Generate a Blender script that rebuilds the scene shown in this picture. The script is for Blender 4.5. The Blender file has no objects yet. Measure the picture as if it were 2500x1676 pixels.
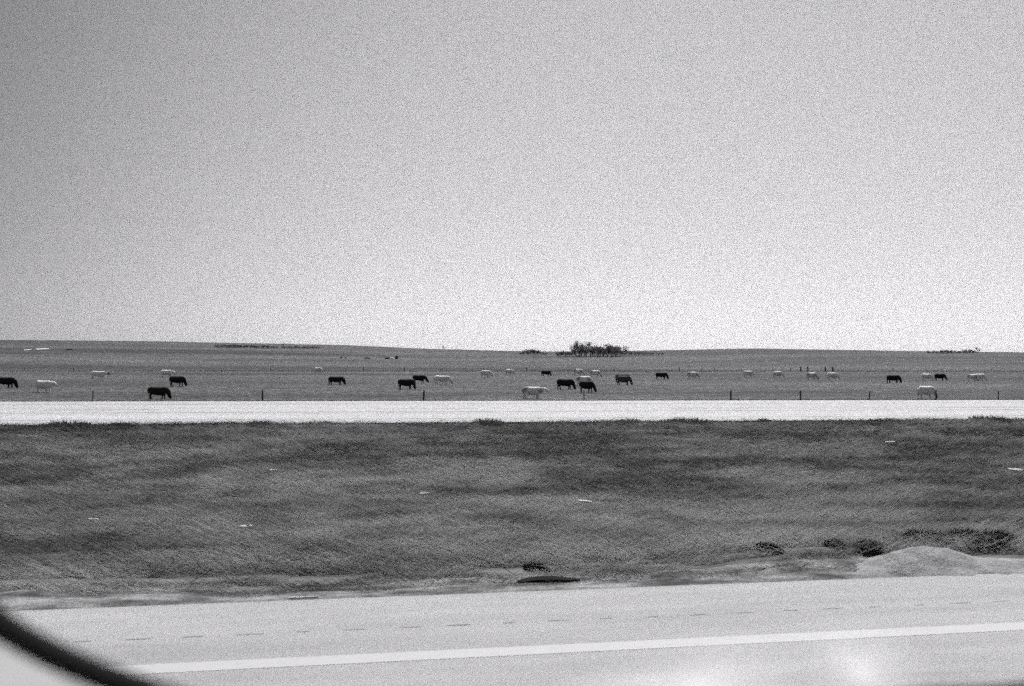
import bpy, bmesh, math, random
import numpy as np
from mathutils import Vector, Matrix
random.seed(7)
rng = np.random.default_rng(11)
S = bpy.context.scene
C = S.collection
PI = math.pi

# ------------------------------------------------------------------ camera, sky, sun, exposure
EYE = Vector((0, 0, 1.6))
FPX, W0, H0 = 2430.0, 2500.0, 1676.0
YAW, PITCH, ROLL = math.radians(10.7), math.atan(29 / 2430.0), 0.0070
fwd = Vector((math.sin(YAW) * math.cos(PITCH), math.cos(YAW) * math.cos(PITCH), math.sin(PITCH)))
rgt0 = Vector((math.cos(YAW), -math.sin(YAW), 0))
up0 = rgt0.cross(fwd).normalized()
rgt = (rgt0 * math.cos(ROLL) + up0 * math.sin(ROLL)).normalized()
upv = rgt.cross(fwd).normalized()
cam = bpy.data.cameras.new('camera')
cam_o = bpy.data.objects.new('camera', cam); C.objects.link(cam_o)
cam_o.matrix_world = Matrix(((rgt.x, upv.x, -fwd.x, EYE.x), (rgt.y, upv.y, -fwd.y, EYE.y), (rgt.z, upv.z, -fwd.z, EYE.z), (0, 0, 0, 1)))
cam.lens = 35; cam.sensor_width = 36; cam.clip_start = 0.02; cam.clip_end = 9000
cam.dof.use_dof = True; cam.dof.focus_distance = 25.0; cam.dof.aperture_fstop = 4.2
S.camera = cam_o

SUN_EL, SUN_AZ = math.radians(59), math.radians(26)          # azimuth from +Y towards +X
GRAIN = 0.85
w = bpy.data.worlds.new('World'); S.world = w; w.use_nodes = True
nt = w.node_tree; nt.nodes.clear()
out = nt.nodes.new('ShaderNodeOutputWorld'); bg = nt.nodes.new('ShaderNodeBackground')
sky = nt.nodes.new('ShaderNodeTexSky'); sky.sky_type = 'NISHITA'; sky.sun_disc = False
sky.sun_elevation = SUN_EL; sky.sun_rotation = SUN_AZ; sky.altitude = 900; sky.air_density = 1.3; sky.dust_density = 1.1; sky.ozone_density = 1.0
sep = nt.nodes.new('ShaderNodeSeparateColor'); nt.links.new(sky.outputs[0], sep.inputs[0])   # panchromatic film behind a red filter
mul = nt.nodes.new('ShaderNodeVectorMath'); mul.operation = 'MULTIPLY'
gam = nt.nodes.new('ShaderNodeMath'); gam.operation = 'POWER'; gam.inputs[1].default_value = 0.42
nt.links.new(sep.outputs[0], gam.inputs[0])
# lens-like falloff put into the sky colour: darker away from the sun's side
dt = nt.nodes.new('ShaderNodeVectorMath'); dt.operation = 'DOT_PRODUCT'; tcs = nt.nodes.new('ShaderNodeTexCoord')
dt.inputs[1].default_value = (math.sin(SUN_AZ), math.cos(SUN_AZ), 0)
nt.links.new(tcs.outputs['Generated'], dt.inputs[0])
hz = nt.nodes.new('ShaderNodeMapRange'); hz.interpolation_type = 'SMOOTHSTEP'; hz.inputs['From Min'].default_value = .6; hz.inputs['From Max'].default_value = 1.0
hz.inputs['To Min'].default_value = .38; hz.inputs['To Max'].default_value = 1.0
nt.links.new(dt.outputs['Value'], hz.inputs['Value'])
hm = nt.nodes.new('ShaderNodeMath'); hm.operation = 'MULTIPLY'; nt.links.new(gam.outputs[0], hm.inputs[0]); nt.links.new(hz.outputs[0], hm.inputs[1])
nt.links.new(hm.outputs[0], mul.inputs[0]); mul.inputs[1].default_value = (1.97, 1.935, 1.985)
tc = nt.nodes.new('ShaderNodeTexCoord'); vs = nt.nodes.new('ShaderNodeVectorMath'); vs.operation = 'SCALE'; vs.inputs['Scale'].default_value = 9173.0
wn = nt.nodes.new('ShaderNodeTexWhiteNoise'); wn.noise_dimensions = '3D'
nt.links.new(tc.outputs['Generated'], vs.inputs[0]); nt.links.new(vs.outputs[0], wn.inputs['Vector'])
mr = nt.nodes.new('ShaderNodeMapRange'); mr.inputs['To Min'].default_value = 1 - GRAIN; mr.inputs['To Max'].default_value = 1 + GRAIN
nt.links.new(wn.outputs['Value'], mr.inputs['Value'])
m2 = nt.nodes.new('ShaderNodeVectorMath'); m2.operation = 'SCALE'
nt.links.new(mul.outputs[0], m2.inputs[0]); nt.links.new(mr.outputs[0], m2.inputs['Scale'])
nt.links.new(m2.outputs[0], bg.inputs['Color']); bg.inputs['Strength'].default_value = 0.142
nt.links.new(bg.outputs[0], out.inputs[0])

sun = bpy.data.lights.new('sun', 'SUN'); sun.energy = 4.8; sun.angle = math.radians(0.53); sun.color = (1.0, 0.985, 0.99)
sun_o = bpy.data.objects.new('sun', sun); C.objects.link(sun_o)
sd = Vector((math.sin(SUN_AZ) * math.cos(SUN_EL), math.cos(SUN_AZ) * math.cos(SUN_EL), math.sin(SUN_EL)))
sun_o.rotation_euler = sd.to_track_quat('Z', 'Y').to_euler()

vsx = S.view_settings; vsx.view_transform = 'Standard'; vsx.look = 'None'; vsx.exposure = 0.30; vsx.gamma = 1.0; vsx.use_curve_mapping = False
cy = S.cycles
cy.use_denoising = False
cy.use_adaptive_sampling = True; cy.adaptive_threshold = 1.0; cy.adaptive_min_samples = 8
cy.max_bounces = 4; cy.diffuse_bounces = 2; cy.glossy_bounces = 2; cy.transparent_max_bounces = 8
cy.sample_clamp_indirect = 4

# ------------------------------------------------------------------ helpers
def ray(px, py):
    return (fwd * FPX + rgt * (px - W0 / 2) - upv * (py - H0 / 2)).normalized()

def at(px, py, z):
    d = ray(px, py); t = (z - EYE.z) / d.z
    return EYE + d * t

def on_y(px, py, y):
    d = ray(px, py); return EYE + d * (y / d.y)

def tag(o, label=None, cat=None, group=None, kind=None):
    if label: o['label'] = label
    if cat: o['category'] = cat
    if group: o['group'] = group
    if kind: o['kind'] = kind
    return o

def link(name, me, parent=None, mat=None):
    o = bpy.data.objects.new(name, me); C.objects.link(o)
    if mat and me is not None and not me.materials: me.materials.append(mat)
    if parent: o.parent = parent
    return o

def empty(name, loc=(0, 0, 0), rz=0, s=1):
    o = bpy.data.objects.new(name, None); C.objects.link(o)
    o.location = loc; o.rotation_euler = (0, 0, rz); o.scale = (s, s, s); o.empty_display_size = .2
    return o

def mesh_np(name, V, F, k, smooth=False, col=None):
    """V (n,3) float, F (m,k) int"""
    me = bpy.data.meshes.new(name)
    V = np.asarray(V, dtype=np.float32); F = np.asarray(F, dtype=np.int32)
    me.vertices.add(len(V)); me.vertices.foreach_set('co', V.ravel())
    me.loops.add(F.size); me.loops.foreach_set('vertex_index', F.ravel())
    me.polygons.add(len(F)); me.polygons.foreach_set('loop_start', np.arange(0, F.size, k, dtype=np.int32))
    me.polygons.foreach_set('loop_total', np.full(len(F), k, dtype=np.int32))
    if smooth: me.polygons.foreach_set('use_smooth', np.ones(len(F), dtype=bool))
    me.update(calc_edges=True)
    if col is not None:
        a = me.color_attributes.new('shade', 'FLOAT_COLOR', 'POINT')
        c4 = np.ones((len(V), 4), dtype=np.float32); c4[:, :3] = np.asarray(col, dtype=np.float32)[:, None]
        a.data.foreach_set('color', c4.ravel())
    return me

def bm_mesh(name, bm, smooth=False):
    me = bpy.data.meshes.new(name); bm.normal_update(); bm.to_mesh(me); bm.free()
    if smooth: me.shade_smooth()
    return me

def loft(bm, path, radii, n=10, cap=True):
    """tube along path; radii = list of (a, b): a across (world y-ish), b in the vertical plane"""
    pts = [Vector(p) for p in path]; rings = []
    for i, p in enumerate(pts):
        t = (pts[min(i + 1, len(pts) - 1)] - pts[max(i - 1, 0)]).normalized()
        side = Vector((0, 1, 0)) if abs(t.y) < 0.9 else Vector((1, 0, 0))
        side = (side - t * side.dot(t)).normalized(); nrm = t.cross(side).normalized()
        a, b = radii[i] if isinstance(radii[i], tuple) else (radii[i], radii[i])
        rings.append([bm.verts.new(p + side * a * math.cos(2 * PI * k / n) + nrm * b * math.sin(2 * PI * k / n)) for k in range(n)])
    for r0, r1 in zip(rings, rings[1:]):
        for k in range(n): bm.faces.new((r0[k], r0[(k + 1) % n], r1[(k + 1) % n], r1[k]))
    if cap:
        bm.faces.new(rings[0][::-1]); bm.faces.new(rings[-1])

def box(bm, x0, x1, y0, y1, z0, z1):
    v = [bm.verts.new(p) for p in ((x0, y0, z0), (x1, y0, z0), (x1, y1, z0), (x0, y1, z0), (x0, y0, z1), (x1, y0, z1), (x1, y1, z1), (x0, y1, z1))]
    for f in ((0, 3, 2, 1), (4, 5, 6, 7), (0, 1, 5, 4), (1, 2, 6, 5), (2, 3, 7, 6), (3, 0, 4, 7)): bm.faces.new([v[i] for i in f])

def vnoise(x, y, seed):
    """smooth value noise on numpy arrays, 0..1"""
    r = np.random.default_rng(seed); G = r.random((64, 64))
    xi = np.floor(x).astype(int); yi = np.floor(y).astype(int); fx = x - xi; fy = y - yi
    fx = fx * fx * (3 - 2 * fx); fy = fy * fy * (3 - 2 * fy)
    g = lambda a, b: G[a % 64, b % 64]
    return (g(xi, yi) * (1 - fx) + g(xi + 1, yi) * fx) * (1 - fy) + (g(xi, yi + 1) * (1 - fx) + g(xi + 1, yi + 1) * fx) * fy

class Mat:
    def __init__(s, name, rough=.9, spec=.2):
        s.m = bpy.data.materials.new(name); s.m.use_nodes = True; s.t = s.m.node_tree; s.b = s.t.nodes['Principled BSDF']
        s.b.inputs['Roughness'].default_value = rough; s.b.inputs['Specular IOR Level'].default_value = spec
    def n(s, kind, **kw):
        x = s.t.nodes.new(kind)
        for k, v in kw.items(): setattr(x, k, v)
        return x
    def l(s, a, b): s.t.links.new(a, b)
    def coords(s, scale=(1, 1, 1), which='Object'):
        t = s.n('ShaderNodeTexCoord'); mp = s.n('ShaderNodeMapping'); mp.inputs['Scale'].default_value = scale
        s.l(t.outputs[which], mp.inputs[0]); return mp.outputs[0]
    def noise(s, vec, scale=5, detail=4, rough=.55):
        x = s.n('ShaderNodeTexNoise'); x.inputs['Scale'].default_value = scale; x.inputs['Detail'].default_value = detail; x.inputs['Roughness'].default_value = rough
        if vec is not None: s.l(vec, x.inputs['Vector'])
        return x.outputs['Fac']
    def ramp(s, fac, stops):
        r = s.n('ShaderNodeValToRGB'); e = r.color_ramp.elements
        while len(e) < len(stops): e.new(.5)
        for k, (p, v) in enumerate(stops):
            e[k].position = p; e[k].color = (v, v, v * 1.01, 1)
        s.l(fac, r.inputs[0]); return r.outputs[0]
    def mixm(s, a, b, fac=1.0):
        x = s.n('ShaderNodeMix', data_type='RGBA', blend_type='MULTIPLY'); x.inputs[0].default_value = fac
        s.l(a, x.inputs[6]); s.l(b, x.inputs[7]); return x.outputs[2]
    def speck(s, c, amt=.6):
        t = s.n('ShaderNodeTexCoord'); v = s.n('ShaderNodeVectorMath', operation='SCALE'); v.inputs['Scale'].default_value = 371.0
        wn = s.n('ShaderNodeTexWhiteNoise', noise_dimensions='3D'); mr = s.n('ShaderNodeMapRange'); mr.inputs['To Min'].default_value = 1 - amt; mr.inputs['To Max'].default_value = 1 + amt
        s.l(t.outputs['Object'], v.inputs[0]); s.l(v.outputs[0], wn.inputs['Vector']); s.l(wn.outputs['Value'], mr.inputs['Value'])
        x = s.n('ShaderNodeVectorMath', operation='SCALE'); s.l(c, x.inputs[0]); s.l(mr.outputs[0], x.inputs['Scale']); return x.outputs[0]
    def col(s, c): s.l(c, s.b.inputs['Base Color'])
    def flat(s, v): s.b.inputs['Base Color'].default_value = (v, v, v * 1.01, 1)
    def bump(s, h, strength=.5, dist=.02):
        x = s.n('ShaderNodeBump'); x.inputs['Strength'].default_value = strength; x.inputs['Distance'].default_value = dist
        s.l(h, x.inputs['Height']); s.l(x.outputs[0], s.b.inputs['Normal'])

# ------------------------------------------------------------------ materials
def m_asphalt(name, lo, hi):
    m = Mat(name, .8, .35)
    c = m.coords(); fine = m.noise(c, 140, 2, .7); mid = m.noise(m.coords((.25, 1.6, 1)), 2.2, 5)
    big = m.noise(m.coords((.05, .6, 1)), 1.0, 3)
    a = m.ramp(mid, [(.3, lo), (.7, hi)]); b = m.ramp(fine, [(.25, .6), (.6, 1.0), (.85, 1.15)]); d = m.ramp(big, [(.3, .86), (.7, 1.05)])
    m.col(m.speck(m.mixm(m.mixm(a, b), d), .7)); m.bump(fine, .35, .004); return m.m
M_road = m_asphalt('pale weathered asphalt', .285, .365)
M_far_road = m_asphalt('paler far asphalt', .39, .47)  # lighter base colour than the near carriageway
m = Mat('road paint', .6, .3); m.col(m.ramp(m.noise(m.coords((1, 3, 1)), 9, 5, .7), [(.25, .32), (.45, .385), (.8, .41)])); M_paint = m.m
m = Mat('tar', .7, .3); m.flat(.16); M_tar = m.m
m = Mat('median soil'); n1 = m.noise(m.coords((.35, 2.2, 1)), 1.3, 6, .6); n2 = m.noise(m.coords((1, 4, 1)), 9, 4, .7)
m.col(m.mixm(m.ramp(n1, [(.3, .05), (.5, .10), (.72, .2)]), m.ramp(n2, [(.25, .6), (.7, 1.3)]))); m.bump(n2, .6, .03); M_soil = m.m
m = Mat('gravel shoulder'); n1 = m.noise(m.coords((1, 1.5, 1)), 2.2, 5, .6); n2 = m.noise(m.coords(), 60, 3, .7)
m.col(m.mixm(m.ramp(n1, [(.38, .05), (.5, .16), (.64, .34)]), m.ramp(n2, [(.3, .35), (.7, 1.4)]))); m.bump(n2, .9, .02); M_gravel = m.m
m = Mat('pasture'); g = m.noise(m.coords((.02, .05, .05)), 1, 5, .6); g2 = m.noise(m.coords((.25, .7, .5)), 1.0, 5, .75); g3 = m.noise(m.coords((.0035, .018, .01)), 1.0, 4, .5)
g4 = m.noise(m.coords((1.6, .5, 1)), 1.0, 3, .6)
m.col(m.speck(m.mixm(m.mixm(m.mixm(m.ramp(g4, [(.3, .5), (.5, .95), (.7, 1.6)]), m.ramp(g, [(.3, .092), (.7, .14)])), m.ramp(g2, [(.25, .35), (.5, .9), (.75, 1.55)])), m.ramp(g3, [(.35, .46), (.6, .93)])), 1.0))
m.b.inputs['Specular IOR Level'].default_value = .1; m.bump(g2, .5, .4); M_pasture = m.m
m = Mat('grass blades', .7, .25)
at_ = m.n('ShaderNodeAttribute', attribute_name='shade'); m.col(m.speck(at_.outputs['Color'], .8))
tr = m.n('ShaderNodeBsdfTranslucent'); m.l(at_.outputs['Color'], tr.inputs['Color'])
mx = m.n('ShaderNodeMixShader'); mx.inputs[0].default_value = .35; m.l(m.b.outputs[0], mx.inputs[1]); m.l(tr.outputs[0], mx.inputs[2])
m.l(mx.outputs[0], m.t.nodes['Material Output'].inputs['Surface']); M_blade = m.m
def m_leaf(name, lo, hi):
    m = Mat(name, .8, .15); lc = m.ramp(m.noise(m.coords(), 1.4, 3), [(.35, lo), (.65, hi)]); m.col(lc)
    tr = m.n('ShaderNodeBsdfTranslucent'); m.l(lc, tr.inputs['Color']); mx = m.n('ShaderNodeMixShader'); mx.inputs[0].default_value = .4; m.l(m.b.outputs[0], mx.inputs[1]); m.l(tr.outputs[0], mx.inputs[2])
    m.l(mx.outputs[0], m.t.nodes['Material Output'].inputs['Surface']); return m.m
M_leaf = m_leaf('grey green shrub leaves', .09, .20)
M_leaf_dark = m_leaf('dark shrub leaves', .045, .10)
m = Mat('bark'); m.flat(.10); M_bark = m.m
m = Mat('weathered wood'); m.col(m.ramp(m.noise(m.coords((6, 6, 1)), 3, 4), [(.3, .06), (.7, .12)])); M_wood = m.m
m = Mat('fence wire', .5, .5); m.flat(.12); M_wire = m.m
def m_hide(name, lo, hi, patch=None, face=None):
    m = Mat(name, .75, .25)
    c = m.ramp(m.noise(m.coords(), 2.4, 4), [(.35, lo), (.65, hi)])
    if patch is not None:
        c = m.mixm(c, m.ramp(m.noise(m.coords((1, 1, 1)), 1.15, 2), [(.52, 1.0), (.56, patch)]))
    if face is not None:
        sx = m.n('ShaderNodeSeparateXYZ'); t = m.n('ShaderNodeTexCoord'); m.l(t.outputs['Object'], sx.inputs[0])
        mp = m.n('ShaderNodeMapRange'); mp.inputs['From Min'].default_value = 1.18; mp.inputs['From Max'].default_value = 1.3
        m.l(sx.outputs[0], mp.inputs['Value']); c = m.mixm(c, m.ramp(mp.outputs[0], [(0, 1.0), (1, face)]))
    m.col(m.speck(c, .5)); return m.m
HIDE = {'black': m_hide('black hide', .006, .014), 'white': m_hide('cream hide', .70, .84), 'patched': m_hide('cream hide with dark patches', .72, .84, patch=.4),
        'darkface': m_hide('cream hide with dark face', .70, .84, face=.12), 'brown': m_hide('brown hide', .05, .085)}
m = Mat('rubber', .9, .1); m.flat(.010); M_rubber = m.m
m = Mat('door trim', .6, .3); m.col(m.ramp(m.noise(m.coords(), 22, 3), [(.3, .24), (.7, .30)])); M_trim = m.m
m = Mat('pale stone'); m.col(m.ramp(m.noise(m.coords(), 30, 3), [(.3, .5), (.7, .75)])); M_stone = m.m
m = Mat('grey rock'); m.col(m.ramp(m.noise(m.coords(), 3, 4), [(.3, .02), (.7, .06)])); M_rock = m.m
m = Mat('gravel heap'); n2 = m.noise(m.coords(), 45, 4, .7); m.col(m.mixm(m.ramp(m.noise(m.coords((1, 1, 5)), 5, 4), [(.3, .19), (.7, .35)]), m.ramp(n2, [(.25, .6), (.75, 1.3)]))); m.bump(n2, .8, .02); M_heap = m.m

# ------------------------------------------------------------------ terrain
Y_EDGE = 6.62                                   # far edge of the near carriageway
Y_FR0, Y_FR1 = at(1250, 1030, 0).y, at(1250, 979, 0).y   # the opposite carriageway
FIELD_Z = -3.2
R_CREST = 700.0
SKYL = [(-900, 836), (-300, 832), (0, 831), (250, 833), (430, 835), (640, 839), (850, 843), (1000, 850), (1080, 853), (1250, 857), (1350, 858.5), (1600, 856), (1750, 853), (1850, 851), (1900, 852),
        (2100, 855), (2250, 857.5), (2400, 859), (2500, 860), (2900, 862), (3600, 860)]
_az, _tn = [], []
for px, py in SKYL:
    d = ray(px, py); _az.append(math.atan2(d.x, d.y)); _tn.append(d.z / math.hypot(d.x, d.y))
def terrain(x, y):
    """ground height beyond the opposite carriageway (numpy)"""
    x = np.asarray(x, float); y = np.asarray(y, float)
    r = np.hypot(x, y); az = np.arctan2(x, np.maximum(y, 1e-3))
    crest = EYE.z + R_CREST * np.interp(az, _az, _tn)
    t = np.clip((r - 300) / (R_CREST - 300), 0, 1.0); s = t * t * (3 - 2 * t)
    s = .55 * s + .45 * t
    z = FIELD_Z + (crest - FIELD_Z) * s
    z = z - np.clip(r - R_CREST, 0, 5000) * .012
    e = np.clip((y - (Y_FR1 + .6)) / 15.0, 0, 1); e = e * e * (3 - 2 * e)
    z = -.06 + (z + .06) * e
    z = z + e * (vnoise(x / 23, y / 17, 5) - .5) * .14 + (vnoise(x / 120 + 9, y / 60, 6) - .5) * .7 * t
    return z
def hit(px, py):
    """where the line of sight through the picture point meets the ground"""
    d = ray(px, py); a, b = 45.0, None
    r = np.arange(45, 1100, .5); P = np.array(EYE)[None, :] + np.array(d)[None, :] * r[:, None]
    below = P[:, 2] < terrain(P[:, 0], P[:, 1])
    i = int(np.argmax(below)) if below.any() else int(np.argmin(np.abs(r - R_CREST)))
    p = P[i]; return Vector((p[0], p[1], float(terrain(p[0], p[1]))))

def grid(name, xs, ys, zf, mat):
    X, Y = np.meshgrid(xs, ys); Z = zf(X, Y); V = np.stack([X, Y, Z], -1).reshape(-1, 3)
    nx, ny = len(xs), len(ys); i = np.arange((ny - 1) * nx).reshape(ny - 1, nx)[:, :-1].ravel()
    F = np.stack([i, i + 1, i + 1 + nx, i + nx], 1)
    return link(name, mesh_np(name, V, F, 4, smooth=True), None, mat)

xs = np.concatenate([np.linspace(-2500, -420, 60), np.linspace(-400, 800, 401), np.linspace(830, 4000, 80)])
ys = np.concatenate([np.linspace(Y_FR1 - .2, Y_FR1 + 20, 40), np.linspace(Y_FR1 + 21, 330, 160), np.linspace(333, 1000, 190), np.linspace(1020, 4500, 60)])
tag(grid('pasture', xs, ys, terrain, M_pasture), kind='structure')

def median_z(x, y):
    t = np.clip((y - (Y_EDGE + .9)) / (Y_FR0 - Y_EDGE - 1.4), 0, 1)
    z = -.03 - .42 * np.sin(PI * t) ** 1.3
    e = np.clip(np.minimum(y - Y_EDGE, Y_FR0 - y) / .5, 0, 1)
    return z + e * ((vnoise(x / 1.9, y / 1.1, 21) - .5) * .09 + (vnoise(x / .5, y / .42, 22) - .5) * .05)
ms = grid('median_ground', np.concatenate([np.linspace(-60, -13, 100), np.linspace(-12.9, 29.9, 430), np.linspace(30, 90, 120)]), np.linspace(Y_EDGE, Y_FR0, 190), median_z, M_soil); tag(ms, kind='structure')

def strip(name, y0, y1, z, mat, x0=-400, x1=900, parent=None, step=None, wav=None):
    xs_ = np.linspace(x0, x1, 1301 if wav else 40)
    V, F = [], []
    for i, x in enumerate(xs_):
        o = wav(x) if wav else 0
        V += [(x, y0, z), (x, y1 + o, z)]
        if i: F.append((2 * i - 2, 2 * i, 2 * i + 1, 2 * i - 1))
    return link(name, mesh_np(name, V, F, 4), parent, mat)
near_road = tag(strip('near_road', -7, Y_EDGE, 0, M_road), kind='structure')
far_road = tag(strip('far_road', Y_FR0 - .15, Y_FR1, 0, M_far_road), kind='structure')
tag(strip('base_ground', -900, Y_EDGE + .3, -.09, M_soil, -2500, 4000), kind='structure')
def shoulder_z(x, y):
    return -.012 + (vnoise(x / .12, y / .05, 31) - .5) * .012 - .03 * np.clip((y - Y_EDGE - .3) / .6, 0, 1)
# gravel shoulder: a ragged strip between asphalt and grass
xs_ = np.linspace(-12, 30, 1400); V = []; F = []
for i, x in enumerate(xs_):
    wv = .2 + .6 * float(vnoise(np.array(x / 1.3), np.array(0.), 33)) + .14 * float(vnoise(np.array(x / .25), np.array(5.), 34)) 
    for k in range(7):
        y = Y_EDGE + .004 + wv * k / 6
        V.append((x, y, float(median_z(np.array(x), np.array(y))) + .02 * (1 - k / 6) + .004 + (0 if k else -.004)))
    if i:
        a = 7 * (i - 1); b = 7 * i
        for k in range(6): F.append((a + k, b + k, b + k + 1, a + k + 1))
tag(link('gravel_shoulder', mesh_np('gravel_shoulder', V, F, 4, smooth=True), None, M_gravel), kind='structure')

M_seam = m_asphalt('dull seam', .28, .36)
# road markings
Y_LINE = 5.22
tag(strip('edge_line', Y_LINE, Y_LINE + .155, .0015, M_paint, parent=near_road))
#tag(strip('lane_seam', Y_LINE - .05, Y_LINE - .03, .004, M_seam, -12, 30, parent=near_road)).scale.y = 1
tag(strip('edge_line', Y_FR0 + 1.3, Y_FR0 + 1.42, .004, M_paint, parent=far_road))
tag(strip('edge_line', Y_FR1 - 2.1, Y_FR1 - 1.98, .004, M_paint, parent=far_road))
strip('lane_seam', (Y_FR0 + Y_FR1) / 2 - 1.1, (Y_FR0 + Y_FR1) / 2 - 1.0, .004, M_tar, parent=far_road).data.materials[0] = m_asphalt('dull seam', .36, .44)
bm = bmesh.new(); box(bm, -1.5, 1.5, -.06, .06, 0, .003); dash = bm_mesh('lane_dash', bm)
for x in np.arange(-60, 120, 9.0):
    link('lane_dash', dash, far_road, M_paint).location = (x, (Y_FR0 + Y_FR1) / 2 + .35, .004)
    if -20 < x < 40: link('lane_dash', dash, near_road, M_paint).location = (x, 1.6, .004)
bm = bmesh.new()
n = 10
vs_ = [bm.verts.new((.085 * math.copysign(abs(math.cos(2 * PI * k / n)) ** .8, math.cos(2 * PI * k / n)), .013 * math.sin(2 * PI * k / n), 0)) for k in range(n)]
bm.faces.new(vs_); groove = bm_mesh('milled_groove', bm)
for i, x in enumerate(np.arange(-4.0, 13.0, .30)):
    g_ = link('milled_groove', groove, near_road, M_tar); g_.location = (x + random.uniform(-.015, .015), 5.86 + random.uniform(-.006, .006), .0015)
    g_.scale = (random.uniform(.45, .95), random.uniform(.3, .75), 1)

# ------------------------------------------------------------------ grass (stuff)
def blades(name, P, L, Wd, lean, dirx, shade, mat=None):
    """P roots (n,3); L length; lean 0 upright..1 flat; dirx lean direction angle"""
    n = len(P); a = rng.random(n) * 2 * PI
    side = np.stack([np.cos(a), np.sin(a), np.zeros(n)], 1) * (Wd / 2)[:, None]
    dv = np.stack([np.cos(dirx) * lean, np.sin(dirx) * lean, np.sqrt(np.maximum(0, 1 - lean ** 2))], 1)
    mid = P + dv * (L * .5)[:, None] + np.array([0, 0, 1.0]) * (L * .06)[:, None]
    tip = P + dv * L[:, None] - np.array([0, 0, 1.0]) * (L * .05 * lean)[:, None]
    V = np.concatenate([P - side, P + side, mid + side * .7, mid - side * .7, tip], 0)
    i = np.arange(n); F4 = np.stack([i, i + n, i + 2 * n, i + 3 * n], 1); F3 = np.stack([i + 3 * n, i + 2 * n, i + 4 * n], 1)
    tri = np.concatenate([F4[:, [0, 1, 2]], F4[:, [0, 2, 3]], F3], 0)
    return mesh_np(name, V, tri, 3, col=np.tile(shade, 5))

N = 460000
u = rng.random(N); yy = Y_EDGE + .25 + (Y_FR0 - Y_EDGE - .2) * u ** 1.15
xx = -.30 * yy - 3.5 + rng.random(N) * (1.08 * yy + 7)
pn = vnoise(xx / 1.1, yy / .8, 41) * .5 + vnoise(xx / .42, yy / .3, 42) * .5
edge = np.clip((yy - Y_EDGE - .3) / .8, 0, 1)
keep = rng.random(N) < (.5 + .5 * edge) * np.clip(.25 + 1.3 * pn, 0, 1)
keep &= rng.random(N) < np.where(edge < 1, vnoise(xx / .5, yy / .14, 43) > .42, 1)
xx, yy, pn, edge = xx[keep], yy[keep], pn[keep], edge[keep]; n = len(xx)
P = np.stack([xx, yy, median_z(xx, yy) - .005], 1)
big = .45 * vnoise(xx / 2.6 + 7, yy / 1.6, 44) + .35 * vnoise(xx / .55, yy / .38, 46) + .2 * vnoise(xx / .22, yy / .15, 47)
L = (.09 + .20 * rng.random(n) + .08 * pn) * (.45 + .55 * edge)
shade = (.045 + .24 * np.clip(big * 3.1 - 1.08, 0, 1)) * (.75 + .5 * rng.random(n)); dry = rng.random(n) < (.02 + .12 * np.clip(vnoise(xx / .6, yy / .4, 45) * 2 - 1.1, 0, 1)); shade[dry] = .24 + .12 * rng.random(dry.sum())
lean = np.clip(1 - .12 * rng.random(n) ** 1.5 - .01, 0, .992); dr = np.where(rng.random(n) < .6, PI, 0) + rng.normal(0, .10, n)
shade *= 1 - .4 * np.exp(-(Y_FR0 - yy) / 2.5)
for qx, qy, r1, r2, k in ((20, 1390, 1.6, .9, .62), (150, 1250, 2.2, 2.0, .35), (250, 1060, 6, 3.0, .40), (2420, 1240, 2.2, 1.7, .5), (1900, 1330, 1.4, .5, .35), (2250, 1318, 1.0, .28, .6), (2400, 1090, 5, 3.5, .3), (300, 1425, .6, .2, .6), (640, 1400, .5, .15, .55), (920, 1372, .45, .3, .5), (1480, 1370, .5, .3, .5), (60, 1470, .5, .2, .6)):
    q = at(qx, qy, -.3); shade *= 1 - k * np.exp(-((xx - q.x) / r1) ** 2 - ((yy - q.y) / r2) ** 2)     # darkening painted into blade colour at picked spots, for lens-like falloff and weed clumps
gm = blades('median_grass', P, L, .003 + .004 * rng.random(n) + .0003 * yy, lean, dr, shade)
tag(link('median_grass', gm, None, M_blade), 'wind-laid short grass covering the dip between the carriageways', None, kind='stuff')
# verge beyond the opposite road and grass under the far fence
def strip_grass(name, x0, x1, yf, n, Lr, wd, sh, label):
    x = x0 + rng.random(n) * (x1 - x0); y, z = yf(x)
    P = np.stack([x, y, z], 1); L = Lr[0] + rng.random(n) * (Lr[1] - Lr[0])
    me = blades(name, P, L, np.full(n, wd), .3 + .4 * rng.random(n), rng.random(n) * 2 * PI, sh * (.6 + .8 * rng.random(n)))
    return tag(link(name, me, None, M_blade), label, kind='stuff')
strip_grass('verge_grass', -25, 45, lambda x: ((lambda y: (y, terrain(x, y) - .01))(Y_FR1 + .02 + rng.random(len(x)) ** 1.5 * .9)), 26000, (.05, .12), .012, .03, 'dark verge grass along the far side of the opposite road')

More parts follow.
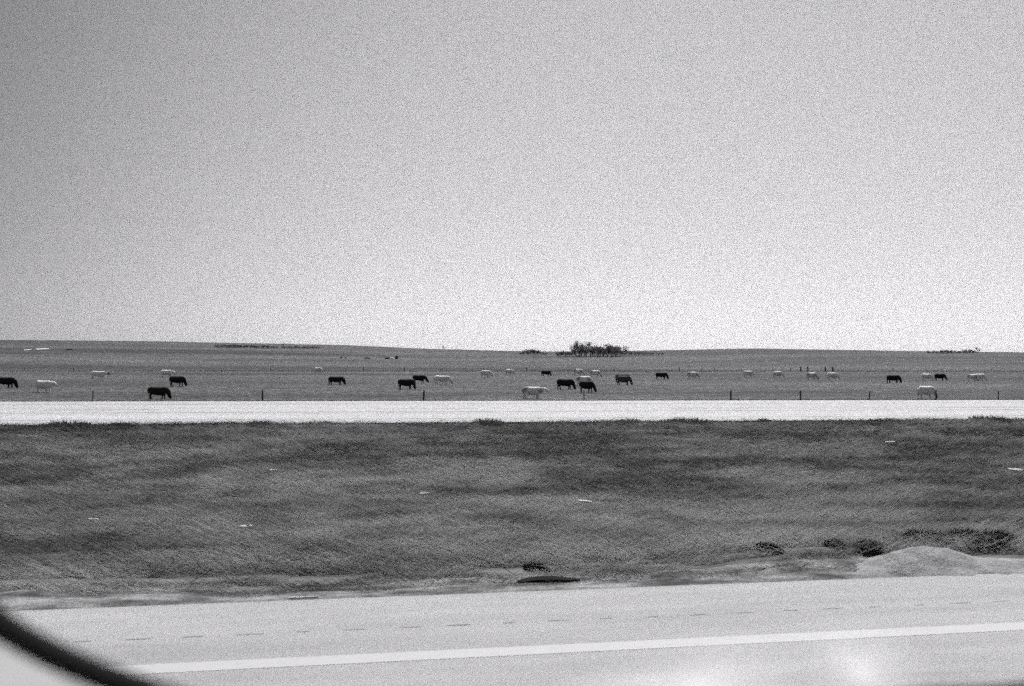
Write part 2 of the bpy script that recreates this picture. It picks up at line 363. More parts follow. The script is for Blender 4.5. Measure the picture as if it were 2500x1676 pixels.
def tuft_mesh(name, n, r, h, lo, hi):
    a = rng.random(n) * 2 * PI; q = np.sqrt(rng.random(n)) * r
    P = np.stack([np.cos(a) * q, np.sin(a) * q * .6, np.full(n, -.01)], 1)
    L = h * (.55 + .5 * rng.random(n)) * (1.1 - .6 * q / r)
    return blades(name, P, L, np.full(n, .008 + .006 * (h > .2)), .15 + .6 * rng.random(n), a + rng.normal(0, .4, n), lo + (hi - lo) * rng.random(n))
tufts = [tuft_mesh('tuft', 420, .34, .24, .05, .12), tuft_mesh('tuft', 480, .46, .21, .04, .11)]
TUFT = [(210, 1026, 1.2, 'wide dark grass tuft on the median rim near the left frame edge'), (330, 1027, .8, 'small dark grass tuft beside the wide one near the left end of the median rim'),
        (640, 1030, 1.0, 'grass tuft on the median rim below the second near fence post from the left'), (780, 1030, .9, 'low grass tuft on the median rim below the lone black cow'),
        (1192, 1032, 1.15, 'rounded dark grass tuft on the rim left of the large cream cow'), (1540, 1032, 1.05, 'isolated dark grass tuft on the rim below the brown cow'),
        (1640, 1031, .75, 'small grass tuft at the left end of the ragged rim stretch'), (1690, 1031, 1.2, 'broad grass tuft in the middle of the ragged rim stretch'),
        (1865, 1029, .8, 'low dark tuft on the rim between two near fence posts'), (2150, 1026, .9, 'sparse grass tuft on the rim below the light-backed black cow'), (2400, 1024, 1.3, 'broad dark grass tuft on the rim near the right frame edge')]
for i, (px, py, s, lab) in enumerate(TUFT):
    p = at(px, py, 0); t = link('grass_tuft', tufts[i % 2], None, M_blade)
    t.location = (p.x, Y_FR0 - .35, -.03); t.rotation_euler.z = i * 2.1; t.scale = (s * 1.15, s, s * .85)
    tag(t, lab, 'grass tuft', 'grass tufts along the far rim of the median')

# dark weeds and heap on the near verge
weed = [tuft_mesh('weed', 1600, .13, .13, .008, .018), tuft_mesh('weed', 2000, .20, .12, .006, .016)]
WEED = [(2255, 1332, 1.2, 0, 'dark upright weed clump growing behind the crest of the pale gravel heap'), (2345, 1336, 1.2, 0, 'dark weed clump on the right shoulder of the pale gravel heap'),
        (2420, 1350, 1.3, 1, 'widest dark weed clump at the right foot of the gravel heap'), (2120, 1368, .9, 1, 'dark weed clump at the left foot of the gravel heap'),
        (2035, 1362, .8, 0, 'small round weed clump a step left of the gravel heap'), (1878, 1368, .8, 0, 'small weed clump farthest left of those leading to the gravel heap'),
        (1312, 1396, .7, 0, 'dark weed clump just above the black scrap of tyre rubber'), (1480, 1378, .7, 1, 'low spreading weed clump right of the black tyre scrap'),
        ]
for i, (px, py, s, k, lab) in enumerate(WEED):
    p = at(px, py, -.08); t = link('weed_clump', weed[k], None, M_blade)
    t.location = (p.x, p.y, float(median_z(np.array(p.x), np.array(p.y))) - .01); t.rotation_euler.z = i * 1.7 * .2; t.scale = (s * 1.6, s, s)
    tag(t, lab, 'weeds', 'dark weed clumps along the near verge')

p = at(2270, 1398, -.04); nx_, ny_ = 110, 30
X, Y = np.meshgrid(np.linspace(-1.1, 1.6, nx_), np.linspace(-.36, .42, ny_))
Hh = .055 * np.exp(-((X - .45) / .95) ** 4 - ((Y + .04) / .26) ** 2) + .11 * np.exp(-np.abs((X + .02) / .40) ** 2.8 * (1 + .2 * (X > 0)) - ((Y - .06) / .20) ** 2) * (1 + .3 * (vnoise(X / .25 + 3, Y / .2 + 3, 52) - .5)) + (vnoise(X / .06 + 9, Y / .06 + 9, 53) - .5) * .014 + (vnoise(X / .07 + 20, Y / .05 + 20, 51) - .5) * .012
Hh -= .05 * np.clip((np.hypot((X - .25) / 1.3, (Y - .0) / .40) - .55 - .35 * vnoise(X / .13 + 30, Y / .1 + 30, 54)) / .2, 0, 2)
Zg = median_z(X + p.x, Y + p.y)
V = np.stack([X, Y, Zg + Hh + .012 - float(median_z(np.array(p.x), np.array(p.y)))], -1).reshape(-1, 3)
i = np.arange((ny_ - 1) * nx_).reshape(ny_ - 1, nx_)[:, :-1].ravel()
hp = link('gravel_heap', mesh_np('gravel_heap', V, np.stack([i, i + 1, i + 1 + nx_, i + nx_], 1), 4, smooth=True), None, M_heap)
hp.location = (p.x, p.y, float(median_z(np.array(p.x), np.array(p.y)))); tag(hp, 'low pale rounded gravel heap on the grassy verge at the lower right', 'gravel heap')

# tyre scrap
bm = bmesh.new(); n = 14
prev = None
for k in range(n + 1):
    t = k / n; x = (t - .5) * .46; wv = .035 * math.sin(PI * min(1, t * 1.1)) ** .5 + .006; zz = .018 + .018 * math.sin(PI * t) ; yo = .02 * math.sin(5 * t)
    ring = [bm.verts.new((x, yo - wv, 0)), bm.verts.new((x + .004, yo + wv, 0)), bm.verts.new((x + .002, yo + wv * .9, zz)), bm.verts.new((x, yo - wv * .9, zz * .7))]
    if prev:
        for j in range(4): bm.faces.new((prev[j], prev[(j + 1) % 4], ring[(j + 1) % 4], ring[j]))
    else: bm.faces.new(ring)
    prev = ring
bm.faces.new(prev[::-1])
p = at(1338, 1423, -.03); o = link('tyre_scrap', bm_mesh('tyre_scrap', bm), None, M_rubber); o.location = (p.x, p.y, float(median_z(np.array(p.x), np.array(p.y))) + .012)
tag(o, 'curved black scrap of tyre rubber lying on the gravel verge', 'tyre scrap')
# pale litter
def scrap_mesh(seed):
    r = random.Random(seed); bm = bmesh.new()
    top, bot = [], []
    for k in range(9):
        a = 2 * PI * k / 9; q = r.uniform(.65, 1)
        top.append(bm.verts.new((.11 * q * math.cos(a), .035 * q * math.sin(a), .02 + r.uniform(-.01, .012)))); bot.append(bm.verts.new((.115 * q * math.cos(a), .038 * q * math.sin(a), -.01)))
    c = bm.verts.new((.01, 0, .034))
    for k in range(9):
        j = (k + 1) % 9; bm.faces.new((top[k], top[j], c)); bm.faces.new((bot[k], bot[j], top[j], top[k]))
    return bm_mesh('pale_stone', bm)
SCRAP = [(2172, 1084, .9, 'pale flat stone in the upper right median below the light-backed black cow'), (1037, 1203, .8, 'bright pale stone in the median left of the frame middle'),
         (1427, 1222, .75, 'bright pale stone in the median right of the frame middle'), (601, 1283, .62, 'pale stone low in the median between window corner and frame middle'),
         (230, 1265, .5, 'dull pale stone in the dark left part of the median'), (2480, 1138, 1.2, 'pale slanting stone at the right frame edge in the median'), (668, 1146, .6, 'faint pale stone in the upper left median')]
for i, (px, py, s, lab) in enumerate(SCRAP):
    p = at(px, py, -.35); o = link('pale_stone', scrap_mesh(i), None, M_stone)
    for _ in range(4): p = at(px, py, float(median_z(np.array(p.x), np.array(p.y))) + .07)
    o.location = (p.x, p.y, float(median_z(np.array(p.x), np.array(p.y))) + .055); o.scale = (s * 1.3, s * 1.2, s * .8); o.rotation_euler.x = math.radians(14)
    if i in (2, 5): o.rotation_euler.y = math.radians(8)
    tag(o, lab, 'stone', 'pale stones scattered in the median')
for i, (px, py, ln, lab) in enumerate([(740, 1468, .12, 'thin pale lath lying against the asphalt edge, left of the frame middle')]):
    p = at(px, py, .0); bm = bmesh.new(); box(bm, -ln * .8, ln * .8, -.005, .005, -.02, -.006); 
    o = link('pale_lath', bm_mesh('pale_lath', bm), None, M_stone); o.location = (p.x, Y_EDGE + .05, .015); o.rotation_euler.z = .02 * (1 - 2 * i)
    tag(o, lab, 'lath')

# ------------------------------------------------------------------ cattle
def cow_mesh(name, pose, seed):
    r = random.Random(seed); bm = bmesh.new()
    bx_ = r.uniform(.96, 1.08)
    torso = [(-1.02, 1.12, .16, .13), (-.97, 1.05, .32, .24), (-.78, 1.0, .38, .30), (-.4, .93, .43, .35), (0, .89, .46, .38), (.35, .90, .46, .34), (.6, .94, .43, .28), (.76, .95, .36, .20)]
    if pose == 'graze':
        neck = [(.89, .86, .28, .15), (.98, .70, .24, .13), (1.05, .54, .20, .13), (1.09, .40, .185, .13), (1.15, .26, .15, .10), (1.20, .14, .12, .09), (1.22, .08, .06, .05)]
    elif pose == 'reach':
        neck = [(.93, .88, .27, .14), (1.06, .73, .23, .13), (1.15, .58, .20, .13), (1.22, .45, .185, .13), (1.31, .30, .15, .10), (1.37, .18, .12, .09), (1.39, .13, .06, .05)]
    else:
        neck = [(.93, 1.0, .28, .15), (1.08, 1.04, .24, .13), (1.20, 1.06, .21, .13), (1.30, 1.02, .20, .14), (1.43, .90, .16, .11), (1.51, .82, .13, .10), (1.54, .79, .06, .05)]
    R = torso + neck
    loft(bm, [(a, 0, b) for a, b, c, d in R], [(d * bx_, c) for a, b, c, d in R], 14)
    st = r.uniform(.05, .16)
    for s in (-1, 1):
        f = st * s * .8
        loft(bm, [(.52, .15 * s, .95), (.50 + f * .4, .17 * s, .66), (.49 + f * .8, .17 * s, .40), (.48 + f, .17 * s, .14), (.50 + f, .17 * s, .02)], [(.12, .19), (.09, .13), (.075, .085), (.06, .065), (.07, .08)], 8)
        h = -st * s
        loft(bm, [(-.72, .13 * s, 1.05), (-.66 + h * .3, .19 * s, .74), (-.84 + h * .7, .18 * s, .46), (-.80 + h, .17 * s, .14), (-.77 + h, .17 * s, .02)], [(.13, .26), (.12, .19), (.075, .095), (.06, .07), (.07, .08)], 8)
        hx, hz = neck[2][0], neck[2][1]
        loft(bm, [(hx - .02, .06 * s, hz + .08), (hx - .05, .16 * s, hz + .09), (hx - .06, .24 * s, hz + .05)], [(.04, .03), (.05, .05), (.03, .03)], 6)
    loft(bm, [(-.97, 0, 1.28), (-1.04, 0, 1.10), (-1.06, .01, .80), (-1.04, .02, .55), (-1.03, .02, .42)], [.035, .03, .028, .045, .03], 6)
    loft(bm, [(-.42, 0, .72), (-.44, 0, .58), (-.42, 0, .50)], [.16, .14, .06], 8)
    me = bm_mesh('raw', bm); o = bpy.data.objects.new('raw', me); C.objects.link(o)
    md = o.modifiers.new('r', 'REMESH'); md.mode = 'VOXEL'; md.voxel_size = .04; md.use_smooth_shade = True
    m3 = o.modifiers.new('s', 'SMOOTH'); m3.factor = .5; m3.iterations = 2
    dg = bpy.context.evaluated_depsgraph_get(); ev = bpy.data.meshes.new_from_object(o.evaluated_get(dg)); ev.name = name
    bpy.data.objects.remove(o); ev.materials.clear(); return ev
POSES = {}
for pz in ('graze', 'reach', 'level'):
    POSES[pz] = [cow_mesh('cow', pz, s) for s in (1, 2, 3)]
# picture x of the left and right end, of back and feet heights, coat, pose, turn in degrees, label
COWS = [(-14, 45, 920, 948, 'black', 'graze', 0, 'large black cow cut off by the left frame edge'),
 (86, 140, 928, 959, 'white', 'level', -8, 'cream cow with lifted head, second from the left frame edge'),
 (222, 269, 905.5, 926, 'darkface', 'level', 0, 'distant cream cow with a dark face walking near the left end of the herd'),
 (391, 429, 903, 922, 'white', 'level', -15, 'distant cream cow standing just behind a black grazing cow'),
 (414, 456, 917.5, 944, 'black', 'graze', 0, 'black grazing cow in front of a distant cream cow, left part of the field'),
 (362, 417, 943, 975, 'black', 'graze', 5, 'big black cow grazing right at the edge of the opposite road'),
 (766, 791, 897, 913, 'white', 'reach', -35, 'lone distant cream cow beyond and left of a black cow'),
 (803, 843, 918, 940.5, 'black', 'graze', 15, 'black cow grazing alone below a tiny distant cream cow'),
 (972, 1015, 924.5, 951.5, 'black', 'graze', 0, 'front black cow of an overlapping pair, grazing beside the middle fence post'),
 (1008, 1046, 915, 936, 'black', 'reach', 0, 'rear black cow of an overlapping pair'),
 (1060, 1106, 916.5, 939, 'white', 'reach', -5, 'cream cow grazing to the right of the overlapping black pair'),
 (1173, 1204, 904, 922, 'white', 'reach', -20, 'distant cream cow by the back fence left of the field middle'),
 (1234, 1257, 901, 916, 'white', 'reach', -30, 'tiny cream cow at the back fence under the small left shrub clump'),
 (1322, 1346, 904, 919, 'black', 'graze', 10, 'smallest black cow, by the back fence below the tall bare tree'),
 (1401, 1427, 899, 917, 'patched', 'reach', -20, 'left cream cow of a distant pair under the big thicket'),
 (1441, 1469, 904, 921.5, 'patched', 'reach', -15, 'right patchy cream cow of a distant pair under the big thicket'),
 (1360, 1405, 922.5, 952, 'black', 'graze', 0, 'black cow grazing left of a cream and black overlapping pair'),
 (1408, 1449, 917.5, 943, 'patched', 'reach', -5, 'patchy cream cow half hidden behind a black cow'),
 (1418, 1453, 929, 960, 'black', 'reach', -28, 'black cow grazing in front of a patchy cream cow'),
 (1503, 1540, 907, 934, 'brown', 'graze', 0, 'brown cow behind another brown cow, only its back showing'),
 (1505, 1544, 914.5, 941, 'brown', 'graze', 0, 'front brown cow of two standing one behind the other'),
 (1601, 1632, 909, 927, 'black', 'graze', 0, 'single black cow grazing between the brown cows and a cream one'),
 (1679, 1708, 905.5, 926, 'patched', 'reach', -10, 'patchy cream cow to the right of a single black one'),
 (1817, 1842, 904, 922, 'white', 'reach', -20, 'cream cow standing alone above and right of a thick near fence post'),
 (1887, 1914, 905.5, 923.5, 'white', 'reach', -15, 'cream cow left of the dark gate posts of the back fence'),
 (1970, 1998, 909, 928, 'patched', 'reach', -15, 'cream cow directly below the left pair of dark gate posts'),
 (2021, 2049, 909, 928, 'white', 'reach', -20, 'cream cow directly below the right pair of dark gate posts'),
 (2165, 2201, 912, 936, 'black', 'graze', 0, 'black cow with a sunlit back grazing alone in the right part of the field'),
 (2254, 2274, 912, 930, 'white', 'graze', -40, 'small cream cow just left of a black cow on the right'),
 (2283, 2311, 912, 930.5, 'black', 'reach', -15, 'black cow just right of a small cream one above the large cream cow'),
 (2365, 2386, 913.5, 932, 'patched', 'graze', -38, 'left cream cow of the overlapping pair near the right frame edge'),
 (2380, 2408, 911.5, 930.5, 'white', 'reach', -12, 'rear cream cow of the overlapping pair near the right frame edge'),
 (1274, 1340, 943.5, 974, 'patched', 'level', 0, 'large cream cow with level head walking along the opposite road, frame middle'),
 (2240, 2288, 941, 975, 'darkface', 'reach', 0, 'large cream cow with a dark face grazing by a near fence post on the right')]
LEN = {'graze': 2.30, 'reach': 2.46, 'level': 2.62}
for i, (x0, x1, yt, yb, coat, pose, turn, lab) in enumerate(COWS):
    turn = turn * 1.0
    xc = (x0 + x1) / 2; p = hit(xc, yb)
    dist = (p - EYE).dot(fwd); hgt = (yb - yt) * dist / FPX
    hgt = min(max(hgt, 1.15), 1.6)
    s = hgt / 1.36
    me = POSES[pose][i % 3]
    wd = (x1 - x0) * dist / FPX; sx = wd / (LEN[pose] * max(.62, math.cos(math.radians(turn))))
    sx = min(max(sx, s * .8), s * 1.2)
    # material per object: copy the mesh data only once per coat
    o = bpy.data.objects.new('cow', me); C.objects.link(o)
    if not me.materials: me.materials.append(HIDE['black'])
    o.material_slots[0].link = 'OBJECT'; o.material_slots[0].material = HIDE[coat]
    rz = -YAW + math.radians(turn); o.rotation_euler = (0, 0, rz); o.scale = (sx, s, s)
    off = (LEN[pose] / 2 - 1.06) * sx
    o.location = (p.x - off * math.cos(rz), p.y - off * math.sin(rz), p.z - .06)
    tag(o, lab, 'cow', 'cattle grazing in the pasture')

# ------------------------------------------------------------------ fences
def post_mesh(r_, h, n=8, seed=0):
    rr = random.Random(seed); bm = bmesh.new()
    loft(bm, [(0, 0, -.3), (0, 0, h * .5), (rr.uniform(-.03, .03), 0, h)], [r_ * 1.05, r_, r_ * .95], n); return bm_mesh('post', bm, False)
POSTS = [(post_mesh(.055, 1.2, seed=1)), (post_mesh(.085, 1.25, seed=2)), (post_mesh(.06, 1.2, seed=3))]
nf = empty('wire_fence', (0, 0, 0)); tag(nf, 'near wire fence on thin wooden posts just beyond the opposite road', 'fence')
near_posts = []
for k, (px, kind) in enumerate([(-170, 0), (30, 0), (227, 0), (434, 0), (641, 1), (838, 0), (1034, 1), (1230, 0), (1426, 0), (1610, 0), (1784, 1), (1954, 1), (2122, 0), (2285, 1), (2437, 0), (2600, 0), (2760, 0)]):
    if px in (30, 434, 838, 1230, 1610): pass
    p = hit(px, 971.5 if 0 <= px else 972); dist = 99.0
    d = ray(px, 971); t = dist / d.y; x = d.x * t; z = float(terrain(x, dist)); near_posts.append(Vector((x, dist, z)))
    if px in (30, 434, 838, 1230, 1610): continue
    o = link('post', POSTS[kind], nf, M_wood); o.location = (x, dist, z); o.rotation_euler = (0, random.uniform(-.05, .05), random.uniform(0, 3))
def wires(parent, pts, hs, r_):
    for h in hs:
        bm = bmesh.new(); loft(bm, [p + Vector((0, 0, h)) for p in pts], [r_] * len(pts), 3); link('wire', bm_mesh('wire', bm), parent, M_wire)
wires(nf, near_posts, (.35, .7, 1.05), .0035)
ff = empty('wire_fence', (0, 0, 0)); tag(ff, 'distant wire fence with dark gate posts crossing behind the herd', 'fence')
fp = []
BACK = [(-40, 0), (60, 0), (180, 0), (300, 0), (420, 0), (540, 0), (660, 0), (780, 0), (888, 2), (987, 2), (1080, 0), (1180, 0), (1286, 2), (1390, 0), (1500, 0), (1640, 0), (1659, 2), (1714, 2), (1744, 2), (1810, 0), (1887, 2), (1930, 2), (1955, 1), (1972, 1), (2015, 1), (2033, 1), (2095, 0), (2180, 0), (2300, 0), (2420, 0), (2520, 0)]
for k, (px, kind) in enumerate(BACK):
    p = hit(px, 907.5); fp.append(p)
    o = link('post', POSTS[0], ff, M_wood); o.location = p; s = {0: .8, 1: 1.2, 2: 1.0}[kind]; q = {0: 1.2, 1: 4.4, 2: 2.2}[kind]; o.scale = (q, q, s)
wires(ff, fp, (.4, .75), .006)
fpx = np.array([p.x for p in fp]); fpy = np.array([p.y for p in fp])
strip_grass('fence_line_grass', fpx.min(), fpx.max(), lambda x: ((lambda y: (y, terrain(x, y)))(np.interp(x, fpx, fpy) + rng.normal(0, 1.0, len(x)))), 7000, (.2, .5), .07, .06, 'dark taller grass growing along the back fence')

# ------------------------------------------------------------------ trees and shrubs on the skyline
def shrub_parts(seed, h, wdt, bare, leafn, lsz):
    r = random.Random(seed); bm = bmesh.new(); tips = []
    def branch(p, d, L, rad, lvl):
        q = p + d * L; mid = p + d * L * .5 + Vector((r.uniform(-1, 1), r.uniform(-1, 1), 0)) * L * .08
        loft(bm, [p, mid, q], [rad, rad * .8, rad * .55], 4, cap=False)
        tips.append((mid, lvl)); tips.append((q, lvl))
        if lvl < 3:
            for _ in range(r.choice((3, 4))):
                nd = (d + Vector((r.uniform(-1, 1), r.uniform(-1, 1), r.uniform(-.2, .7))) * .8).normalized(); branch(q if r.random() < .7 else mid, nd, L * r.uniform(.55, .8), rad * .5, lvl + 1)
    ns = 1 if bare else 4
    for k in range(ns):
        a = 2 * PI * k / ns + r.random(); d = Vector((math.cos(a) * (.25 if bare else .7) * wdt / h, math.sin(a) * (.25 if bare else .7) * wdt / h, 1)).normalized()
        branch(Vector((math.cos(a) * wdt * .08, math.sin(a) * wdt * .08, -.2)), d, h * .33, h * .022, 0)
    tm = bm_mesh('trunk', bm)
    cand = [t[0] for t in tips if t[1] >= (1 if bare else 0)]
    c = np.array([list(cand[r.randrange(len(cand))]) for _ in range(leafn)]); rg = np.random.default_rng(seed)
    c = c + rg.normal(0, 1, c.shape) * np.array([wdt * .07, wdt * .07, h * .06]); c[:, 2] = np.abs(c[:, 2])
    a = rg.normal(0, 1, c.shape); a /= np.linalg.norm(a, axis=1)[:, None]; b = np.cross(a, rg.normal(0, 1, c.shape)); b /= np.linalg.norm(b, axis=1)[:, None]
    sz = (lsz * (.5 + rg.random(leafn)))[:, None]
    V = np.concatenate([c - a * sz, c + b * sz * .6, c + a * sz, c - b * sz * .6]); i = np.arange(leafn)
    cm = mesh_np('crown', V, np.stack([i, i + leafn, i + 2 * leafn, i + 3 * leafn], 1), 4)
    return tm, cm, V[:, 2].max()
KINDS = {'tall': [shrub_parts(3, 10, 6, True, 1500, .12), shrub_parts(4, 10, 6, True, 1300, .12)], 'round': [shrub_parts(s, 6, 7, False, 1300, .15) for s in (5, 6, 7)], 'low': [shrub_parts(s, 3, 6, False, 260, .19) for s in (8, 9, 10)]}
ORD = 'leftmost second third fourth fifth sixth seventh eighth ninth tenth eleventh twelfth thirteenth fourteenth fifteenth'.split()
def which(k, n): return ORD[0] if k == 0 else 'rightmost' if k == n - 1 else ORD[k]
def plant(px, py, hpx, kind, idx, name, lab, cat, group, dark=False, wide=1.0):
    p = hit(px, py); dist = (p - EYE).dot(fwd); tm, cm, top = KINDS[kind][idx % len(KINDS[kind])]
    s = hpx * dist / FPX / top
    e = empty(name, p, idx * 1.3, 1); e.scale = (s * wide, s * wide, s)
    t = link('trunk' if kind == 'tall' else 'twigs', tm, e, M_bark)
    t['kind'] = 'thing' if kind == 'tall' else 'stuff'; c = link('crown', cm, e)
    if not cm.materials: cm.materials.append(M_leaf)
    c.material_slots[0].link = 'OBJECT'; c.material_slots[0].material = M_leaf_dark if dark else M_leaf
    tag(e, lab, cat, group)
G1 = 'big thicket on the skyline'
plant(1410, 871, 46, 'tall', 0, 'bare_tree', 'tallest thinly leaved tree rising from the left of the skyline thicket', 'tree', G1)
plant(1428, 871, 42, 'tall', 1, 'bare_tree', 'second thinly leaved tree just right of the tallest one', 'tree', G1)
plant(1397, 871, 35, 'tall', 1, 'bare_tree', 'slim thinly leaved tree at the left side of the tallest one', 'tree', G1)
for k, (px, hp_, dk) in enumerate([(1366, 14, 1), (1378, 17, 1), (1387, 15, 1)]):
    plant(px, 872, hp_, 'round', k, 'shrub', which(k, 3) + ' dark low shrub at the left foot of the skyline thicket', 'shrub', 'dark shrubs left of the tall bare tree', True, 1.0)
for k, px in enumerate([1412, 1424, 1436, 1447, 1458, 1468, 1478, 1488, 1498, 1508, 1516]):
    hp_ = [28, 33, 34, 28, 26, 27, 30, 34, 33, 30, 22][k]
    plant(px, 872 - (k % 2), hp_, 'round', k, 'shrub', which(k, 11) + ' rounded shrub, counted from the left, in the long skyline thicket', 'shrub', 'rounded shrubs of the long thicket', k % 3 == 0, .95)
for k, (px, hp_) in enumerate([(1530, 12), (1545, 10), (1560, 9), (1578, 9), (1596, 8), (1612, 7)]):
    plant(px, 868, hp_, 'low', k, 'low_shrub', which(k, 6) + ' low shrub, counted from the thicket, trailing off to its right', 'shrub', 'low shrubs right of the thicket', False, 1.2)
for k, (px, hp_) in enumerate([(1274, 9), (1284, 14), (1293, 18), (1302, 16), (1311, 14), (1322, 10), (1331, 8)]):
    plant(px, 868, hp_, 'round', k, 'shrub', which(k, 7) + ' rounded shrub, from the left, in the small clump beside the big thicket', 'shrub', 'small clump of shrubs on the skyline', k % 2 == 0)
for k, (px, hp_) in enumerate([(2272, 9), (2290, 9), (2306, 10), (2322, 10), (2345, 8), (2358, 11), (2370, 11)]):
    plant(px, 864, hp_, 'low', k, 'low_shrub', which(k, 7) + ' dark low shrub, from the left, in the row near the right skyline end', 'shrub', 'row of shrubs right on the skyline', True, 1.0)
plant(2386, 864, 19, 'tall', 0, 'small_tree', 'small spindly tree at the right end of the far shrub row', 'tree', None)
for k, px in enumerate([538, 552, 566, 580, 594, 608, 622, 638, 654, 672, 700, 716, 734, 752, 772]):
    plant(px, 849 + k * .25, 8 if k < 9 else 7, 'low', k, 'low_shrub', which(k, 15) + ' dark low shrub, from the left, in the band along the left hillside', 'shrub', 'dark band of shrubs on the left hill', True, 1.3)
plant(691, 851, 15, 'tall', 1, 'small_tree', 'small dark tree standing up from the shrub band on the left hill', 'tree', None, True)
plant(1082, 857, 15, 'tall', 0, 'small_tree', 'lone small tree on the skyline left of the frame middle', 'tree', None)
# rocks and bare ground far off
def rock_mesh(seed):
    bm = bmesh.new(); bmesh.ops.create_icosphere(bm, subdivisions=2, radius=1); r = random.Random(seed)
    for v in bm.verts: v.co = Vector((v.co.x, v.co.y, v.co.z * .7)) * r.uniform(.8, 1.1)
    return bm_mesh('boulder', bm)
rk = [rock_mesh(1), rock_mesh(2)]
for k, (px, py, wpx, hpx, mt, lab) in enumerate([(833, 875, 5, 4, M_rock, 'tiny dark boulder, left one of two close together on the far slope'), (843, 875, 4, 3, M_rock, 'tiny dark boulder, right one of two close together on the far slope'),
        (896, 876, 16, 4, M_rock, 'flat dark boulder on the far slope left of a pale one'), (946, 877, 14, 5, M_rock, 'dark boulder touching the pale one on the far slope'),
        (957, 877, 12, 5, M_stone, 'pale boulder between dark ones on the far slope'), (968, 877, 9, 9, M_rock, 'tallest dark boulder right of the pale one on the far slope'), (172, 855, 24, 4, M_rock, 'long dark boulder on the upper left hillside')]):
    p = hit(px, py); dist = (p - EYE).dot(fwd); o = link('boulder', rk[k % 2].copy(), None, mt); o.location = p
    o.scale = (wpx * dist / FPX / 2, wpx * dist / FPX / 3, hpx * dist / FPX / .75); tag(o, lab, 'boulder', 'far boulders on the slope')
def patch(name, px, py, wpx, dpt, lab):
    p = hit(px, py); dist = (p - EYE).dot(fwd); hw = wpx * dist / FPX / 2; n = 24; V = []; F = []
    for i in range(n + 1):
        x = p.x + hw * (2 * i / n - 1); q = dpt * math.sin(PI * i / n) * random.uniform(.5, 1.2)
        for y in (p.y - q, p.y + q): V.append((x, y, float(terrain(x, y)) + .3))
        if i: F.append((2 * i - 2, 2 * i, 2 * i + 1, 2 * i - 1))
    tag(link(name, mesh_np(name, V, F, 4), None, M_stone), lab, None, kind='structure')
patch('bare_soil_patch', 103, 854, 30, 9, 'bright bare soil patch on the left hill')
patch('bare_soil_patch', 68, 856, 16, 5, 'small bare soil patch on the left hill')

# ------------------------------------------------------------------ car door with window
YD = .46
door = empty('car_door', (0.05, YD, 1.0)); tag(door, 'inside of the car door with black window seal and pale trim', 'car door')
PATHPX = [(-190, 900), (-185, 1200), (-150, 1370), (-85, 1460), (-20, 1517), (50, 1563), (150, 1615), (270, 1665), (420, 1715), (600, 1758), (900, 1800), (1300, 1795), (1700, 1770), (2050, 1735), (2300, 1712), (2500, 1702), (2680, 1660), (2760, 1560), (2790, 1400),
          (2800, 900), (2790, 0), (2740, -330), (2600, -420), (1300, -440), (80, -420), (-130, -330), (-185, 0)]
ctr = [on_y(px, py, YD) for px, py in PATHPX]
def catmull(pts, sub=6):
    n = len(pts); outp = []
    for i in range(n):
        p0, p1, p2, p3 = pts[i - 1], pts[i], pts[(i + 1) % n], pts[(i + 2) % n]
        for k in range(sub):
            t = k / sub; outp.append(.5 * ((2 * p1) + (p2 - p0) * t + (2 * p0 - 5 * p1 + 4 * p2 - p3) * t * t + (3 * p1 - p0 - 3 * p2 + p3) * t ** 3))
    return outp
loop = catmull(ctr)
cen = sum(loop, Vector()) / len(loop)
def ringed(name, prof, mat):
    """prof: list of (outward offset, y offset) swept round the window opening"""
    n = len(loop); m_ = len(prof); V = []; F = []
    for i, p in enumerate(loop):
        t = (loop[(i + 1) % n] - loop[i - 1]).normalized(); o_ = Vector((t.z, 0, -t.x))
        if o_.dot(p - cen) < 0: o_ = -o_
        for a, b in prof: V.append(p + o_ * a + Vector((0, b, 0)))
    for i in range(n):
        j = (i + 1) % n
        for k in range(m_): F.append((i * m_ + k, j * m_ + k, j * m_ + (k + 1) % m_, i * m_ + (k + 1) % m_))
    o = link(name, mesh_np(name, [v - door.location for v in V], F, 4, smooth=True), door, mat); return o
ringed('window_seal', [(-.0042, .006), (-.003, -.003), (.0, -.004), (.0015, 0), (.0015, .012), (-.003, .012)], M_rubber)
ringed('window_frame', [(.0015, .004), (.003, -.006), (.013, -.05), (.031, -.09), (.09, -.095), (.09, .03), (.0015, .02)], M_trim)
# lower panel
bm = bmesh.new(); prev = None
x0, x1 = min(p.x for p in loop) - .02, max(p.x for p in loop) + .05
zb = min(p.z for p in loop) - .05
for x in np.linspace(x0, x1, 24):
    zs = [zb, zb - .12, zb - .30, zb - .34, zb - .62]; yo = [-.09, -.095, -.10, -.12, -.12]
    row = [bm.verts.new(Vector((x, YD + q, z)) - door.location) for z, q in zip(zs, yo)] + [bm.verts.new(Vector((x, YD + .05, zb - .62)) - door.location), bm.verts.new(Vector((x, YD + .05, zb)) - door.location)]
    if prev:
        for k in range(7): bm.faces.new((prev[k], prev[(k + 1) % 7], row[(k + 1) % 7], row[k]))
    prev = row
link('door_panel', bm_mesh('door_panel', bm, True), door, M_trim)
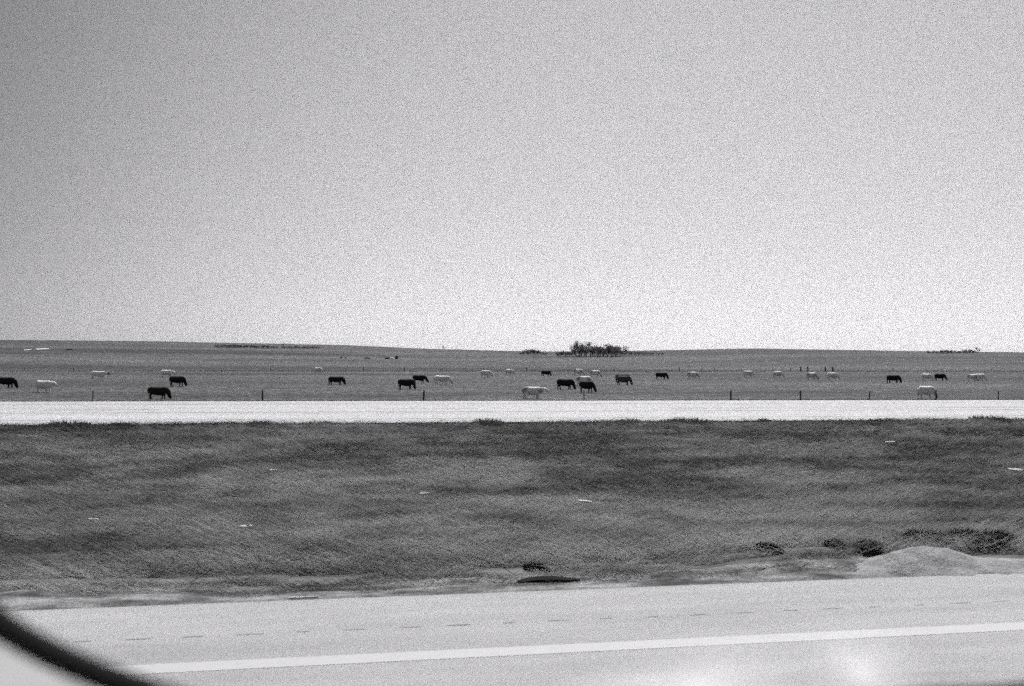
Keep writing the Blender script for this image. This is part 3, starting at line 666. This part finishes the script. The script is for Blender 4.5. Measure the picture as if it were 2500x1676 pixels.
# glass pane (clean) and pale reflections painted low on it as translucent sheets
gmat = bpy.data.materials.new('clear window glass'); gmat.use_nodes = True; t = gmat.node_tree; t.nodes.clear()
go = t.nodes.new('ShaderNodeOutputMaterial'); gt = t.nodes.new('ShaderNodeBsdfTransparent'); gt.inputs[0].default_value = (.99, .99, .99, 1); t.links.new(gt.outputs[0], go.inputs['Surface'])
pm = bpy.data.meshes.new('window_pane'); pm.from_pydata([tuple(p + Vector((0, .006, 0)) - door.location) for p in loop], [], [list(range(len(loop)))]); link('window_pane', pm, door, gmat)
def glass_reflection(px0, py0, rx, ry, rot, strength, seed):
    """soft reflection painted on the glass: translucent ellipse sheet, fading towards its rim"""
    c = on_y(px0, py0, YD + .005); sc = .19e-3 * (YD / .46); m = bpy.data.materials.new('painted reflection film'); m.use_nodes = True; t = m.node_tree; t.nodes.clear()
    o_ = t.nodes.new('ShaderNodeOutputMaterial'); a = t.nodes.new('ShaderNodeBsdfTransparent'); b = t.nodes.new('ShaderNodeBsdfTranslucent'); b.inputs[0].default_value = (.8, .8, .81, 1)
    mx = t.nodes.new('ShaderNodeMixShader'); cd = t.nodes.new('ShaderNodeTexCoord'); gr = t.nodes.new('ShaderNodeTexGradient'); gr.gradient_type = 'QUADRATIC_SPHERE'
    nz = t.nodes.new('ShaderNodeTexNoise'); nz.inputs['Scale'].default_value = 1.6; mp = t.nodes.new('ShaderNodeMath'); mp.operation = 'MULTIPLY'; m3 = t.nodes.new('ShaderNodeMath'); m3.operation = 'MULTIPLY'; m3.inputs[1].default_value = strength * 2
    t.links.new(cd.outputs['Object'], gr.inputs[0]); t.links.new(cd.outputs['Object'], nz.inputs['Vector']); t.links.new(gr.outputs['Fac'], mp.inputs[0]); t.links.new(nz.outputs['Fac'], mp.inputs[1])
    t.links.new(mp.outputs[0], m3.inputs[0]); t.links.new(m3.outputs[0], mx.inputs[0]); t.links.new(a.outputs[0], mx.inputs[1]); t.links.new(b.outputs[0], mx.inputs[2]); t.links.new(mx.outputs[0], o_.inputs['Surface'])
    bm = bmesh.new(); bmesh.ops.create_circle(bm, cap_ends=True, segments=32, radius=1); me = bm_mesh('painted_reflection', bm); o = link('painted_reflection', me, door, m)
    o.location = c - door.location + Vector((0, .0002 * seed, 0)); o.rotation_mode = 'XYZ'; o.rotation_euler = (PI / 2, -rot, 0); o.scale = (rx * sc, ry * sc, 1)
glass_reflection(2110, 1630, 260, 150, -.35, .8, 1)
glass_reflection(1700, 1665, 520, 140, .1, .8, 2)
